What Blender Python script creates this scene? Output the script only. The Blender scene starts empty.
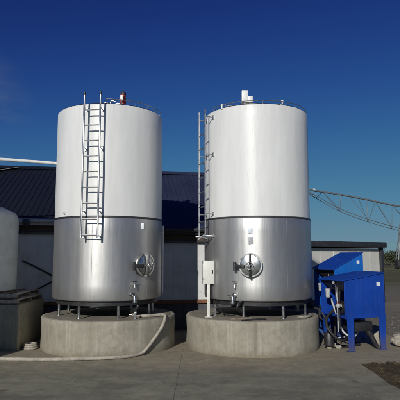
import bpy, bmesh, math, random
from mathutils import Vector, Matrix, noise
R = math.radians
random.seed(7)
S = bpy.context.scene
COL = S.collection
SUN_AZ, SUN_EL = 18.0, 24.0        # azimuth left of straight behind the camera, elevation
CAM_H = 1.75

# ------------------------------------------------------------------ materials
def nt(name):
    m = bpy.data.materials.new(name); m.use_nodes = True
    n = m.node_tree.nodes; l = m.node_tree.links
    return m, n, l, n['Principled BSDF']

def coords(n, l, scale=(1, 1, 1), kind='Object'):
    t = n.new('ShaderNodeTexCoord'); mp = n.new('ShaderNodeMapping')
    mp.inputs['Scale'].default_value = scale
    l.new(t.outputs[kind], mp.inputs['Vector']); return mp.outputs['Vector']

def ntex(n, l, vec, scale, detail=6, rough=.6):
    t = n.new('ShaderNodeTexNoise'); t.inputs['Scale'].default_value = scale
    t.inputs['Detail'].default_value = detail; t.inputs['Roughness'].default_value = rough
    l.new(vec, t.inputs['Vector']); return t.outputs['Fac']

def ramp(n, l, fac, stops):
    r = n.new('ShaderNodeValToRGB'); e = r.color_ramp.elements
    while len(e) < len(stops): e.new(.5)
    for i, (p, c) in enumerate(stops):
        e[i].position = p
        e[i].color = (c, c, c, 1) if not hasattr(c, '__len__') else (*c, 1)
    l.new(fac, r.inputs['Fac']); return r.outputs['Color']

def mix(n, l, fac, a, b, mode='MIX'):
    m = n.new('ShaderNodeMix'); m.data_type = 'RGBA'; m.blend_type = mode
    for s, v in ((0, fac), (6, a), (7, b)):
        if isinstance(v, (int, float)): m.inputs[s].default_value = v
        elif isinstance(v, tuple): m.inputs[s].default_value = (*v, 1)
        else: l.new(v, m.inputs[s])
    return m.outputs[2]

def bump(n, l, bsdf, h, strength=.3, dist=.01):
    b = n.new('ShaderNodeBump'); b.inputs['Strength'].default_value = strength
    b.inputs['Distance'].default_value = dist
    l.new(h, b.inputs['Height']); l.new(b.outputs['Normal'], bsdf.inputs['Normal'])

def paint(name, col, rough=.45, metal=0, var=.25, scale=6, bmp=.08, dirt=None):
    m, n, l, b = nt(name)
    v = coords(n, l)
    f = ntex(n, l, v, scale)
    lo = tuple(c * (1 - var) for c in col); hi = tuple(min(1, c * (1 + var * .5)) for c in col)
    c = ramp(n, l, f, [(.3, lo), (.62, hi)])
    if dirt:
        g = ntex(n, l, v, scale * 2.3, 8, .7)
        c = mix(n, l, ramp(n, l, g, [(.52, 0.0), (.72, .7)]), c, dirt)
    l.new(c, b.inputs['Base Color'])
    l.new(ramp(n, l, f, [(.2, max(0, rough - .1)), (.8, min(1, rough + .12))]), b.inputs['Roughness'])
    b.inputs['Metallic'].default_value = metal
    if bmp: bump(n, l, b, ntex(n, l, v, scale * 6), bmp)
    return m

def mth_scale(n, l, x, lo, hi):
    m = n.new('ShaderNodeMapRange'); m.inputs[1].default_value = lo; m.inputs[2].default_value = hi
    l.new(x, m.inputs[0]); return m.outputs[0]

def tangent(n, l, b, amt, rot=0):
    t = n.new('ShaderNodeTangent'); t.direction_type = 'RADIAL'; t.axis = 'Z'
    l.new(t.outputs['Tangent'], b.inputs['Tangent'])
    b.inputs['Anisotropic'].default_value = amt
    b.inputs['Anisotropic Rotation'].default_value = rot

def steel_shell():
    m, n, l, b = nt('brushed_steel_sheet')
    v = coords(n, l, (3, 3, .35)); f = ntex(n, l, v, 1.6, 5)
    w = coords(n, l, (1, 1, 22)); g = ntex(n, l, w, 7, 4)
    sp = coords(n, l, (1, 1, .8)); s = ntex(n, l, sp, 5, 8, .7)
    c = ramp(n, l, f, [(.3, (.47, .47, .465)), (.7, (.57, .565, .55))])
    sm2 = ntex(n, l, coords(n, l, (6, 6, .5)), 1.8, 8, .7)
    c = mix(n, l, ramp(n, l, sm2, [(.54, 0.0), (.72, .4)]), c, (.36, .36, .35))
    c = mix(n, l, ramp(n, l, s, [(.5, 0.0), (.72, .45)]), c, (.42, .41, .385))
    l.new(c, b.inputs['Base Color']); b.inputs['Metallic'].default_value = .82
    rr = mix(n, l, .5, ramp(n, l, f, [(.25, .40), (.75, .50)]), ramp(n, l, s, [(.3, .42), (.7, .56)]))
    l.new(rr, b.inputs['Roughness'])
    tangent(n, l, b, .35, .25)
    dn = coords(n, l, (1.2, 1.2, .5)); h = ntex(n, l, dn, 1.7, 3, .5)
    vb = ntex(n, l, coords(n, l, (3.2, 3.2, .10)), 2.0, 3, .5)
    h2 = mix(n, l, .015, mix(n, l, .45, h, vb), g)
    bump(n, l, b, h2, .42, .024)
    return m

def white_shell():
    m, n, l, b = nt('white_silo_coating')
    v = coords(n, l, (2, 2, .3)); f = ntex(n, l, v, 2.2, 6)
    st = ntex(n, l, coords(n, l, (9, 9, .25)), 2.0, 6, .65)
    sc = ntex(n, l, coords(n, l, (3, 3, 1.2)), 4.5, 10, .75)
    c = ramp(n, l, f, [(.3, (.70, .71, .69)), (.7, (.80, .81, .79))])
    c = mix(n, l, ramp(n, l, st, [(.55, 0.0), (.78, .16)]), c, (.58, .58, .54))
    c = mix(n, l, ramp(n, l, sc, [(.64, 0.0), (.75, .4)]), c, (.5, .49, .45))
    l.new(c, b.inputs['Base Color'])
    l.new(ramp(n, l, f, [(.2, .36), (.8, .48)]), b.inputs['Roughness'])
    b.inputs['Specular IOR Level'].default_value = .5
    tangent(n, l, b, .65, .25)
    zz = n.new('ShaderNodeSeparateXYZ'); l.new(v.node.inputs['Vector'].links[0].from_socket, zz.inputs[0])
    dr = ntex(n, l, coords(n, l, (14, 14, .12)), 2.0, 5, .65)
    ad = n.new('ShaderNodeMath'); ad.operation = 'MULTIPLY_ADD'; ad.inputs[1].default_value = 1.6
    l.new(dr, ad.inputs[0]); l.new(zz.outputs['Z'], ad.inputs[2])
    c = mix(n, l, ramp(n, l, mth_scale(n, l, ad.outputs[0], 4.2, 5.2), [(.35, 0.0), (.75, .2)]), c, (.50, .46, .40))
    l.new(c, b.inputs['Base Color'])
    wr = ntex(n, l, coords(n, l, (5, 5, 1.1)), 2.0, 4, .55)
    big = ntex(n, l, coords(n, l, (1.4, 1.4, .5)), 1.5, 2, .5)
    bump(n, l, b, mix(n, l, .4, big, wr), .45, .02)
    return m

def concrete(name, base, dark, streak=True, sc=1.0):
    m, n, l, b = nt(name)
    v = coords(n, l); f = ntex(n, l, v, 2.2 * sc, 10, .65); g = ntex(n, l, v, 11 * sc, 8, .7)
    c = ramp(n, l, f, [(.28, dark), (.55, base), (.8, tuple(x * 1.18 for x in base))])
    c = mix(n, l, ramp(n, l, g, [(.35, .45), (.6, 0.0)]), c, tuple(x * .62 for x in base))
    if streak:
        s = ntex(n, l, coords(n, l, (7, 7, .45)), 1.6, 8, .7)
        c = mix(n, l, ramp(n, l, s, [(.52, 0.0), (.75, .5)]), c, (dark[0] * .8, dark[1] * .66, dark[2] * .56))
        s2 = ntex(n, l, coords(n, l, (4, 4, .3)), 2.6, 6, .6)
        bb = ntex(n, l, v, 4.5, 8, .72)
        c = mix(n, l, ramp(n, l, bb, [(.55, 0.0), (.66, .45)]), c, (dark[0] * .75, dark[1] * .74, dark[2] * .7))
        c = mix(n, l, ramp(n, l, s2, [(.56, 0.0), (.72, .45)]), c, tuple(min(1, x * 1.35) for x in base))
        gd = n.new('ShaderNodeSeparateXYZ'); l.new(v, gd.inputs[0])
        # splash dirt along the foot
        ad = n.new('ShaderNodeMath'); ad.operation = 'MULTIPLY_ADD'; ad.inputs[1].default_value = .22; l.new(g, ad.inputs[0])
        l.new(gd.outputs['Z'], ad.inputs[2])
        c = mix(n, l, ramp(n, l, ad.outputs[0], [(.12, .6), (.22, 0.0)]), c, (dark[0] * .8, dark[1] * .72, dark[2] * .6))
    pv = n.new('ShaderNodeTexVoronoi'); pv.inputs['Scale'].default_value = 26; l.new(v, pv.inputs['Vector'])
    pm_ = n.new('ShaderNodeMath'); pm_.operation = 'MULTIPLY'
    l.new(ramp(n, l, pv.outputs['Distance'], [(.10, 1.0), (.17, 0.0)]), pm_.inputs[0])
    l.new(ramp(n, l, ntex(n, l, v, 3.3, 3, .5), [(.52, 0.0), (.6, .65)]), pm_.inputs[1])
    c = mix(n, l, pm_.outputs[0], c, tuple(x * .4 for x in dark))
    l.new(c, b.inputs['Base Color']); b.inputs['Roughness'].default_value = .92
    b.inputs['Specular IOR Level'].default_value = .25
    bump(n, l, b, mix(n, l, .5, f, g), .55, .012)
    return m

def yard_mat():
    m, n, l, b = nt('yard_concrete')
    v = coords(n, l)
    f = ntex(n, l, v, .55, 8, .62); g = ntex(n, l, v, 5, 10, .72); h = ntex(n, l, v, 45, 4, .6)
    c = ramp(n, l, f, [(.3, (.19, .186, .138)), (.52, (.238, .23, .172)), (.75, (.28, .27, .205))])
    c = mix(n, l, ramp(n, l, g, [(.36, .6), (.6, 0.0)]), c, (.13, .126, .105))
    bl = ntex(n, l, coords(n, l, (1, 1.6, 1)), 1.1, 9, .7)
    c = mix(n, l, ramp(n, l, bl, [(.5, 0.0), (.6, .75)]), c, (.13, .126, .102))
    c = mix(n, l, ramp(n, l, bl, [(.32, .7), (.45, 0.0)]), c, (.33, .31, .245))
    # wheel and drag smears along x
    sm = ntex(n, l, coords(n, l, (.35, 2.2, 1)), 1.3, 7, .65)
    c = mix(n, l, ramp(n, l, sm, [(.50, 0.0), (.70, .45)]), c, (.145, .146, .124))
    # dusty earth washed up near the tank bases (further from the camera)
    sx = n.new('ShaderNodeSeparateXYZ'); l.new(v, sx.inputs[0])
    ad = n.new('ShaderNodeMath'); ad.operation = 'MULTIPLY_ADD'; ad.inputs[1].default_value = 2.2
    l.new(f, ad.inputs[0]); l.new(sx.outputs['Y'], ad.inputs[2])
    mr = n.new('ShaderNodeMapRange'); mr.inputs[1].default_value = 8.5; mr.inputs[2].default_value = 9.6
    mr.inputs[3].default_value = 0; mr.inputs[4].default_value = .8
    l.new(ad.outputs[0], mr.inputs[0])
    dust = ramp(n, l, g, [(.3, (.22, .185, .13)), (.7, (.35, .305, .225))])
    c = mix(n, l, mr.outputs[0], c, dust)
    sp = ntex(n, l, v, 2.6, 3, .4)
    c = mix(n, l, ramp(n, l, sp, [(.69, 0.0), (.74, .6)]), c, (.07, .062, .055))
    # cracks
    vo = n.new('ShaderNodeTexVoronoi'); vo.feature = 'DISTANCE_TO_EDGE'; vo.inputs['Scale'].default_value = .42
    dv = n.new('ShaderNodeVectorMath'); dv.operation = 'ADD'
    nn = n.new('ShaderNodeTexNoise'); nn.inputs['Scale'].default_value = 1.6; nn.inputs['Detail'].default_value = 6
    l.new(v, nn.inputs['Vector']); l.new(v, dv.inputs[0]); l.new(nn.outputs['Color'], dv.inputs[1])
    l.new(dv.outputs[0], vo.inputs['Vector'])
    cr = ramp(n, l, vo.outputs['Distance'], [(0.0, .16), (.01, 0.0)])
    c = mix(n, l, cr, c, (.06, .055, .05))
    l.new(c, b.inputs['Base Color']); b.inputs['Roughness'].default_value = .9
    b.inputs['Specular IOR Level'].default_value = .3
    bump(n, l, b, mix(n, l, .4, g, h), .6, .012)
    return m

def earth_mat(name, a, bb, sc, d=.04, st=.8):
    m, n, l, b = nt(name)
    v = coords(n, l); f = ntex(n, l, v, sc, 10, .7); g = ntex(n, l, v, sc * 9, 8, .75)
    c = ramp(n, l, f, [(.32, a), (.68, bb)])
    c = mix(n, l, ramp(n, l, g, [(.4, .6), (.62, 0.0)]), c, tuple(x * .5 for x in a))
    l.new(c, b.inputs['Base Color']); b.inputs['Roughness'].default_value = 1
    b.inputs['Specular IOR Level'].default_value = .1
    bump(n, l, b, g, st, d)
    return m

def field_mat():
    m, n, l, b = nt('field_earth_and_grass')
    v = coords(n, l); f = ntex(n, l, v, .09, 8, .6); g = ntex(n, l, v, 3.5, 10, .75)
    st = ntex(n, l, coords(n, l, (.15, 1, 1)), .12, 5, .6)
    near = ramp(n, l, g, [(.3, (.13, .12, .10)), (.7, (.24, .22, .18))])
    far = ramp(n, l, st, [(.38, (.13, .10, .07)), (.5, (.10, .105, .055)), (.62, (.17, .155, .09))])
    sx = n.new('ShaderNodeSeparateXYZ'); l.new(v, sx.inputs[0])
    ad = n.new('ShaderNodeMath'); ad.operation = 'MULTIPLY_ADD'; ad.inputs[1].default_value = 30
    l.new(f, ad.inputs[0]); l.new(sx.outputs['Y'], ad.inputs[2])
    mr = n.new('ShaderNodeMapRange'); mr.inputs[1].default_value = 38; mr.inputs[2].default_value = 50
    l.new(ad.outputs[0], mr.inputs[0])
    c = mix(n, l, mr.outputs[0], near, far)
    l.new(c, b.inputs['Base Color']); b.inputs['Roughness'].default_value = 1
    b.inputs['Specular IOR Level'].default_value = .1
    bump(n, l, b, g, .7, .03)
    return m

def leaf_mat():
    m, n, l, b = nt('foliage')
    f = ntex(n, l, coords(n, l), .6, 4, .6)
    c = ramp(n, l, f, [(.3, (.035, .05, .022)), (.7, (.085, .09, .04))])
    l.new(c, b.inputs['Base Color']); b.inputs['Roughness'].default_value = .9
    return m

def roof_mat(name, a, bb, cc):
    m, n, l, b = nt(name)
    v = coords(n, l); f = ntex(n, l, coords(n, l, (1, .3, 1)), 1.2, 7, .6); g = ntex(n, l, v, 14, 5, .6)
    c = ramp(n, l, f, [(.3, a), (.7, bb)])
    c = mix(n, l, ramp(n, l, g, [(.5, 0.0), (.8, .35)]), c, cc)
    l.new(c, b.inputs['Base Color']); b.inputs['Roughness'].default_value = .5
    bump(n, l, b, g, .15, .004)
    return m

M = {}
M['steel'] = steel_shell(); M['white'] = white_shell()
M['metal'] = paint('stainless_fitting', (.60, .60, .59), .28, 1, .2, 9, .05)
M['galv'] = paint('galvanised_tube', (.55, .56, .57), .42, 1, .25, 14, .06)
M['dark'] = paint('black_rubber', (.018, .018, .02), .6, 0, .3, 10)
M['darkm'] = paint('dark_metal', (.06, .06, .062), .45, .6, .3, 10)
M['plinth'] = concrete('plinth_concrete', (.36, .335, .27), (.25, .232, .182))
M['plinthtop'] = concrete('plinth_top_concrete', (.27, .245, .195), (.15, .13, .10), False)
M['block'] = concrete('block_concrete', (.40, .37, .26), (.24, .22, .15))
M['found'] = concrete('foundation_concrete', (.10, .105, .12), (.06, .06, .07))
M['yard'] = yard_mat(); M['field'] = field_mat(); M['leaf'] = leaf_mat(); M['roof'] = roof_mat('dark_blue_roof_sheet', (.020, .026, .058), (.036, .044, .09), (.07, .075, .10)); M['roofl'] = roof_mat('blackish_blue_roof_sheet', (.006, .008, .014), (.011, .013, .023), (.022, .026, .034))
M['dirt'] = earth_mat('loose_dirt', (.085, .065, .042), (.17, .135, .09), 2.2)
M['wall'] = paint('cream_wall_panel', (.66, .67, .66), .6, 0, .12, 1.6, .04, (.42, .40, .36))
M['brown'] = paint('brown_timber_board', (.085, .062, .045), .8, 0, .4, 8, .3)
M['rust'] = paint('rusty_sill', (.19, .085, .045), .85, 0, .4, 12, .3)
M['gutter'] = paint('grey_gutter', (.42, .43, .44), .5, 0, .2, 6)
M['trim'] = paint('black_trim', (.028, .03, .036), .55, 0, .3, 5)
M['shedwhite'] = paint('white_shed_panel', (.58, .58, .53), .6, 0, .1, 1.5, .04, (.55, .52, .45))
def worn(name, col, dirt):
    m, n, l, b = nt(name)
    v = coords(n, l); f = ntex(n, l, v, 2.2, 7, .6); g = ntex(n, l, v, 26, 9, .75)
    c = ramp(n, l, f, [(.3, tuple(x * .8 for x in col)), (.7, tuple(x * 1.15 for x in col))])
    st = ntex(n, l, coords(n, l, (16, 16, .7)), 1.5, 6, .6)
    c = mix(n, l, ramp(n, l, st, [(.55, 0.0), (.75, .28)]), c, (.10, .13, .2))
    c = mix(n, l, ramp(n, l, g, [(.70, 0.0), (.74, .8)]), c, (.20, .17, .14))
    sx = n.new('ShaderNodeSeparateXYZ'); l.new(v, sx.inputs[0])
    ad = n.new('ShaderNodeMath'); ad.operation = 'MULTIPLY_ADD'; ad.inputs[1].default_value = .5
    l.new(g, ad.inputs[0]); l.new(sx.outputs['Z'], ad.inputs[2])
    c = mix(n, l, ramp(n, l, ad.outputs[0], [(.28, .6), (.55, 0.0)]), c, dirt)
    l.new(c, b.inputs['Base Color'])
    l.new(ramp(n, l, f, [(.2, .42), (.8, .6)]), b.inputs['Roughness'])
    bump(n, l, b, ntex(n, l, v, 3, 3, .5), .35, .01)
    return m
M['blue'] = worn('blue_machine_paint', (.003, .048, .33), (.10, .09, .08)); M['blue_lit'] = worn('sunlit_blue_machine_paint', (.004, .12, .48), (.10, .09, .08))  # second one: the machine blue with sunlit sheen put into its colour
M['sticker'] = paint('white_sticker', (.75, .77, .80), .5, 0, .08, 30, 0)
M['plate'] = paint('grey_nameplate', (.42, .43, .45), .5, 0, .2, 60, .1)
M['plateb'] = paint('pale_blue_plate', (.70, .76, .82), .5, 0, .15, 60, .1)
M['box'] = paint('cream_enamel', (.72, .72, .66), .45, 0, .08, 5, .03, (.5, .48, .42))
M['plastic'] = paint('grey_plastic_tank', (.74, .76, .68), .5, 0, .12, 2.5, .06, (.50, .51, .46))
M['wood'] = paint('weathered_timber', (.20, .165, .12), .9, 0, .4, 16, .4)
M['woodpale'] = paint('pale_timber', (.42, .38, .31), .9, 0, .3, 16, .4)
M['hose'] = paint('dusty_pale_hose', (.38, .35, .29), .75, 0, .35, 9, .35, (.19, .165, .12))
M['red'] = paint('red_motor_paint', (.32, .025, .02), .45, 0, .25, 12)
M['whitep'] = paint('white_motor_paint', (.78, .78, .76), .4, 0, .1, 8, .03, (.5, .48, .42))
M['sack'] = paint('white_sack', (.33, .30, .25), .85, 0, .2, 9, .4, (.35, .31, .24))
M['stone'] = paint('pale_stone', (.34, .31, .26), .9, 0, .3, 12, .5)
M['crumb'] = paint('dull_crumb', (.17, .155, .125), .95, 0, .4, 9, .4)
M['weld'] = paint('weld_bead', (.42, .42, .41), .5, .8, .3, 30, .1)
M['tyre'] = paint('tyre_rubber', (.03, .03, .03), .8, 0, .3, 5)
M['tgalv'] = paint('weathered_galvanised_steel', (.20, .22, .23), .6, .4, .3, 3, 0)
M['bark'] = paint('bark', (.10, .08, .06), .9, 0, .3, 5)
M['amber'] = paint('amber_lens', (.8, .35, .05), .3, 0, .1, 5, 0)

# ------------------------------------------------------------------ mesh builder
class MB:
    def __init__(s): s.v = []; s.f = []
    def add(s, vs, fs):
        o = len(s.v); s.v += [Vector(p) for p in vs]; s.f += [[i + o for i in f] for f in fs]; return s
    def box(s, x0, x1, y0, y1, z0, z1, bev=0.0, rot=None, org=None):
        bm = bmesh.new()
        r = bmesh.ops.create_cube(bm, size=1)
        bmesh.ops.scale(bm, vec=(x1 - x0, y1 - y0, z1 - z0), verts=bm.verts)
        bmesh.ops.translate(bm, vec=((x0 + x1) / 2, (y0 + y1) / 2, (z0 + z1) / 2), verts=bm.verts)
        if bev: bmesh.ops.bevel(bm, geom=list(bm.edges), offset=bev, segments=2, affect='EDGES', profile=.5)
        bm.verts.index_update()
        vs = [v.co.copy() for v in bm.verts]
        if rot is not None:
            o = Vector(org or ((x0 + x1) / 2, (y0 + y1) / 2, (z0 + z1) / 2))
            vs = [rot @ (p - o) + o for p in vs]
        s.add(vs, [[v.index for v in f.verts] for f in bm.faces]); bm.free(); return s
    def beam(s, a, b, w, h=None, bev=0.0):
        a, b = Vector(a), Vector(b); h = h or w; L = (b - a).length
        q = (b - a).to_track_quat('Y', 'Z').to_matrix()
        k = MB().box(-w / 2, w / 2, 0, L, -h / 2, h / 2, bev)
        s.add([q @ p + a for p in k.v], k.f); return s
    def tube(s, pts, r, n=10, closed=False, cap=True):
        pts = [Vector(p) for p in pts]; m = len(pts)
        rr = r if hasattr(r, '__len__') else [r] * m
        rings = []; up = None
        for i, p in enumerate(pts):
            if closed: d = pts[(i + 1) % m] - pts[i - 1]
            else: d = pts[min(i + 1, m - 1)] - pts[max(i - 1, 0)]
            d.normalize()
            if up is None: up = Vector((0, 0, 1)) if abs(d.z) < .9 else Vector((1, 0, 0))
            x = d.cross(up); x.normalize(); u = x.cross(d); u.normalize(); up = u
            rings.append([p + (x * math.cos(2 * math.pi * k / n) + u * math.sin(2 * math.pi * k / n)) * rr[i] for k in range(n)])
        vs = [q for g in rings for q in g]; fs = []
        for i in range(m if closed else m - 1):
            j = (i + 1) % m
            for k in range(n):
                fs.append([i * n + k, i * n + (k + 1) % n, j * n + (k + 1) % n, j * n + k])
        if cap and not closed:
            fs.append(list(range(n))[::-1]); fs.append([(m - 1) * n + k for k in range(n)])
        s.add(vs, fs); return s
    def lathe(s, prof, n=96, axis='Z', org=(0, 0, 0), M3=None):
        vs = []; fs = []
        for r, z in prof:
            for k in range(n):
                a = 2 * math.pi * k / n; p = Vector((r * math.cos(a), r * math.sin(a), z))
                if M3 is not None: p = M3 @ p
                vs.append(p + Vector(org))
        for i in range(len(prof) - 1):
            for k in range(n):
                fs.append([i * n + k, i * n + (k + 1) % n, (i + 1) * n + (k + 1) % n, (i + 1) * n + k])
        if prof[0][0] > 1e-6: fs.append([k for k in range(n)][::-1])
        if prof[-1][0] > 1e-6: fs.append([(len(prof) - 1) * n + k for k in range(n)])
        s.add(vs, fs); return s
    def sphere(s, c, r, sz=(1, 1, 1), n=16, m=10, jit=0, seed=0):
        vs = []; fs = []
        rnd = random.Random(seed)
        off = Vector((rnd.random() * 50, rnd.random() * 50, 0))
        for i in range(m + 1):
            t = math.pi * i / m
            for k in range(n):
                a = 2 * math.pi * k / n
                d = Vector((math.sin(t) * math.cos(a), math.sin(t) * math.sin(a), -math.cos(t)))
                q = 1 + (jit * noise.noise(d * 1.9 + off) + jit * .5 * noise.noise(d * 5 + off) if jit else 0)
                vs.append(Vector(c) + Vector((d.x * sz[0], d.y * sz[1], d.z * sz[2])) * r * q)
        for i in range(m):
            for k in range(n):
                fs.append([i * n + k, i * n + (k + 1) % n, (i + 1) * n + (k + 1) % n, (i + 1) * n + k])
        s.add(vs, fs); return s
    def prism(s, poly, d):            # poly: list of 3D points in a plane, d: extrusion vector
        d = Vector(d); p = [Vector(q) for q in poly]; n = len(p)
        s.add(p + [q + d for q in p], [list(range(n))[::-1], [n + i for i in range(n)]] + [[i, (i + 1) % n, n + (i + 1) % n, n + i] for i in range(n)])
        return s

def ob(name, mb, mat, parent=None, smooth=True, ang=38, label=None, kind=None):
    me = bpy.data.meshes.new(name)
    me.from_pydata([tuple(p) for p in mb.v], [], mb.f)
    bm = bmesh.new(); bm.from_mesh(me)
    bmesh.ops.remove_doubles(bm, verts=bm.verts, dist=1e-5)
    bmesh.ops.recalc_face_normals(bm, faces=bm.faces)
    bm.to_mesh(me); bm.free()
    me.materials.append(mat)
    if smooth:
        me.polygons.foreach_set('use_smooth', [True] * len(me.polygons))
        me.set_sharp_from_angle(angle=R(ang))
    o = bpy.data.objects.new(name, me); COL.objects.link(o)
    if parent: o.parent = parent
    if label: o['label'] = label
    if kind: o['kind'] = kind
    return o

def thing(name, label, cat, loc=(0, 0, 0), rz=0, group=None):
    o = bpy.data.objects.new(name, None); COL.objects.link(o); o.empty_display_size = .2
    o.location = loc; o.rotation_euler = (0, 0, rz); o['label'] = label; o['category'] = cat
    if group: o['group'] = group
    return o

def tag(o, label, cat, group=None):
    o['label'] = label; o['category'] = cat
    if group: o['group'] = group
    return o

def smooth_path(ctrl, sub=8):
    c = [Vector(p) for p in ctrl]; out = []
    for i in range(len(c) - 1):
        p0 = c[max(i - 1, 0)]; p1 = c[i]; p2 = c[i + 1]; p3 = c[min(i + 2, len(c) - 1)]
        for k in range(sub):
            t = k / sub
            out.append(.5 * ((2 * p1) + (-p0 + p2) * t + (2 * p0 - 5 * p1 + 4 * p2 - p3) * t * t + (-p0 + 3 * p1 - 3 * p2 + p3) * t ** 3))
    out.append(c[-1]); return out

# ------------------------------------------------------------------ the ground
def sheet(name, poly, z, mat):
    mb = MB(); mb.add([(x, y, z) for x, y in poly], [list(range(len(poly)))])
    o = ob(name, mb, mat, smooth=False); o['kind'] = 'structure'; return o
sheet('ground', [(-2500, -300), (2500, -300), (2500, 4500), (-2500, 4500)], -.012, M['field'])
sheet('yard', [(-25, -14), (22, -14), (22, 9.75), (4.3, 9.95), (3.9, 12.9), (-25, 12.9)], 0, M['yard'])
# saw-cut joints in the slab (dark lines that lie on it)
jm = MB()
for x in (-3.9, -.33, 6.4):
    jm.add([(x, -12, .004), (x + .007, -12, .004), (x + .007, 9.5, .004), (x, 9.5, .004)], [[0, 1, 2, 3]])
for y in (3.2,):
    jm.add([(-20, y, .004), (15, y, .004), (15, y + .007, .004), (-20, y + .007, .004)], [[0, 1, 2, 3]])
o = ob('yard_joints', jm, paint('joint_filler', (.185, .18, .15), .95, 0, .3, 3), smooth=False); o['kind'] = 'structure'

# dirt patch on the right, cut square into the slab
mb = MB(); nx, ny = 150, 150; X0, X1, Y0, Y1 = 2.6, 8.0, 3.0, 8.3
for j in range(ny + 1):
    for i in range(nx + 1):
        x = X0 + (X1 - X0) * i / nx; y = Y0 + (Y1 - Y0) * j / ny
        e = min(x - X0, X1 - x, y - Y0, Y1 - y)
        if i == 0: x += .05 * noise.noise(Vector((y * 3, 0, 5))) + .02 * noise.noise(Vector((y * 14, 0, 5)))
        if j == ny: y += .05 * noise.noise(Vector((x * 3, 9, 5))) + .03 * noise.noise(Vector((x * 14, 9, 5)))
        h = .035 * noise.noise(Vector((x * 2.2, y * 2.2, 1))) + .03 * noise.noise(Vector((x * 7, y * 7, 4))) + .015 * noise.noise(Vector((x * 22, y * 22, 7)))
        mb.v.append(Vector((x, y, .006 + min(1, e / .12) * (.03 + h))))
for j in range(ny):
    for i in range(nx):
        a = j * (nx + 1) + i; mb.f.append([a, a + 1, a + nx + 2, a + nx + 1])
o = ob('dirt_patch', mb, M['dirt'], ang=180); o['kind'] = 'structure'
# clods and dry weeds on it
mb = MB()
for i in range(420):
    x = random.uniform(2.7, 6); y = 8.27 - abs(random.gauss(0, 1.2)) if i % 3 else random.uniform(8.1, 8.3)
    mb.sphere((x, y, .03), random.uniform(.01, .034), (1.2, 1, .7), 7, 5, .5, i)
o = ob('dirt_clods', mb, M['dirt'], kind='stuff'); o['label'] = 'loose brown clods scattered over the dirt patch'; o['category'] = 'dirt'
mb = MB()
for i in range(500):
    x = random.uniform(2.66, 6.5); y = random.uniform(7.6, 8.3) if i % 2 else random.uniform(4, 8.2)
    h = random.uniform(.015, .055); a = random.uniform(0, 6.28); w = .004
    dx, dy = math.cos(a), math.sin(a); lx, ly = random.gauss(0, .03), random.gauss(0, .03)
    mb.add([(x - dx * w, y - dy * w, .02), (x + dx * w, y + dy * w, .02), (x + lx, y + ly, .03 + h)], [[0, 1, 2]])
o = ob('dry_grass', mb, paint('dry_grass_blades', (.16, .14, .07), .9), smooth=False, kind='stuff'); o['label'] = 'short dry grass blades in the dirt patch'; o['category'] = 'grass'
# gravel crumbs on slab near bases
mb = MB(); rs = random.Random(3)
for i in range(900):
    x = rs.uniform(-5, 5); y = rs.choice([rs.gauss(8.6, .45), rs.uniform(5, 9.5)])
    if 2.6 < x and y < 8.3: continue
    if any(math.hypot(x - cx, y - 10.08) < 1.42 for cx in (-1.86, 1.09)): continue
    mb.sphere((x, y, .003), rs.choice([.003, .004, .005, .009]), (1.2, 1, .8), 6, 4, .4, i)
o = ob('gravel', mb, M['crumb'], kind='stuff'); o['label'] = 'fine gravel crumbs strewn on the yard slab'; o['category'] = 'gravel'
# gravel beyond the slab on the right
mb = MB()
for i in range(1500):
    x = rs.uniform(3.4, 10); y = 9.8 + abs(rs.gauss(0, 2.8))
    mb.sphere((x, y, -.008), rs.choice([.006, .009, .012, .02]), (1.2, 1, .7), 6, 4, .4, i)
o = ob('rubble', mb, M['crumb'], kind='stuff'); o['label'] = 'loose stones on the bare ground behind the blue machines'; o['category'] = 'gravel'

# ------------------------------------------------------------------ silos
TD = 10.08
ZB, ZS, ZT = .92, 2.43, 4.545
PH = .60

def fmat(a):        # basis whose -Y axis looks out of the shell at angle a (0 = towards camera, + = towards +X)
    return Matrix.Rotation(a, 3, 'Z')

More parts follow.
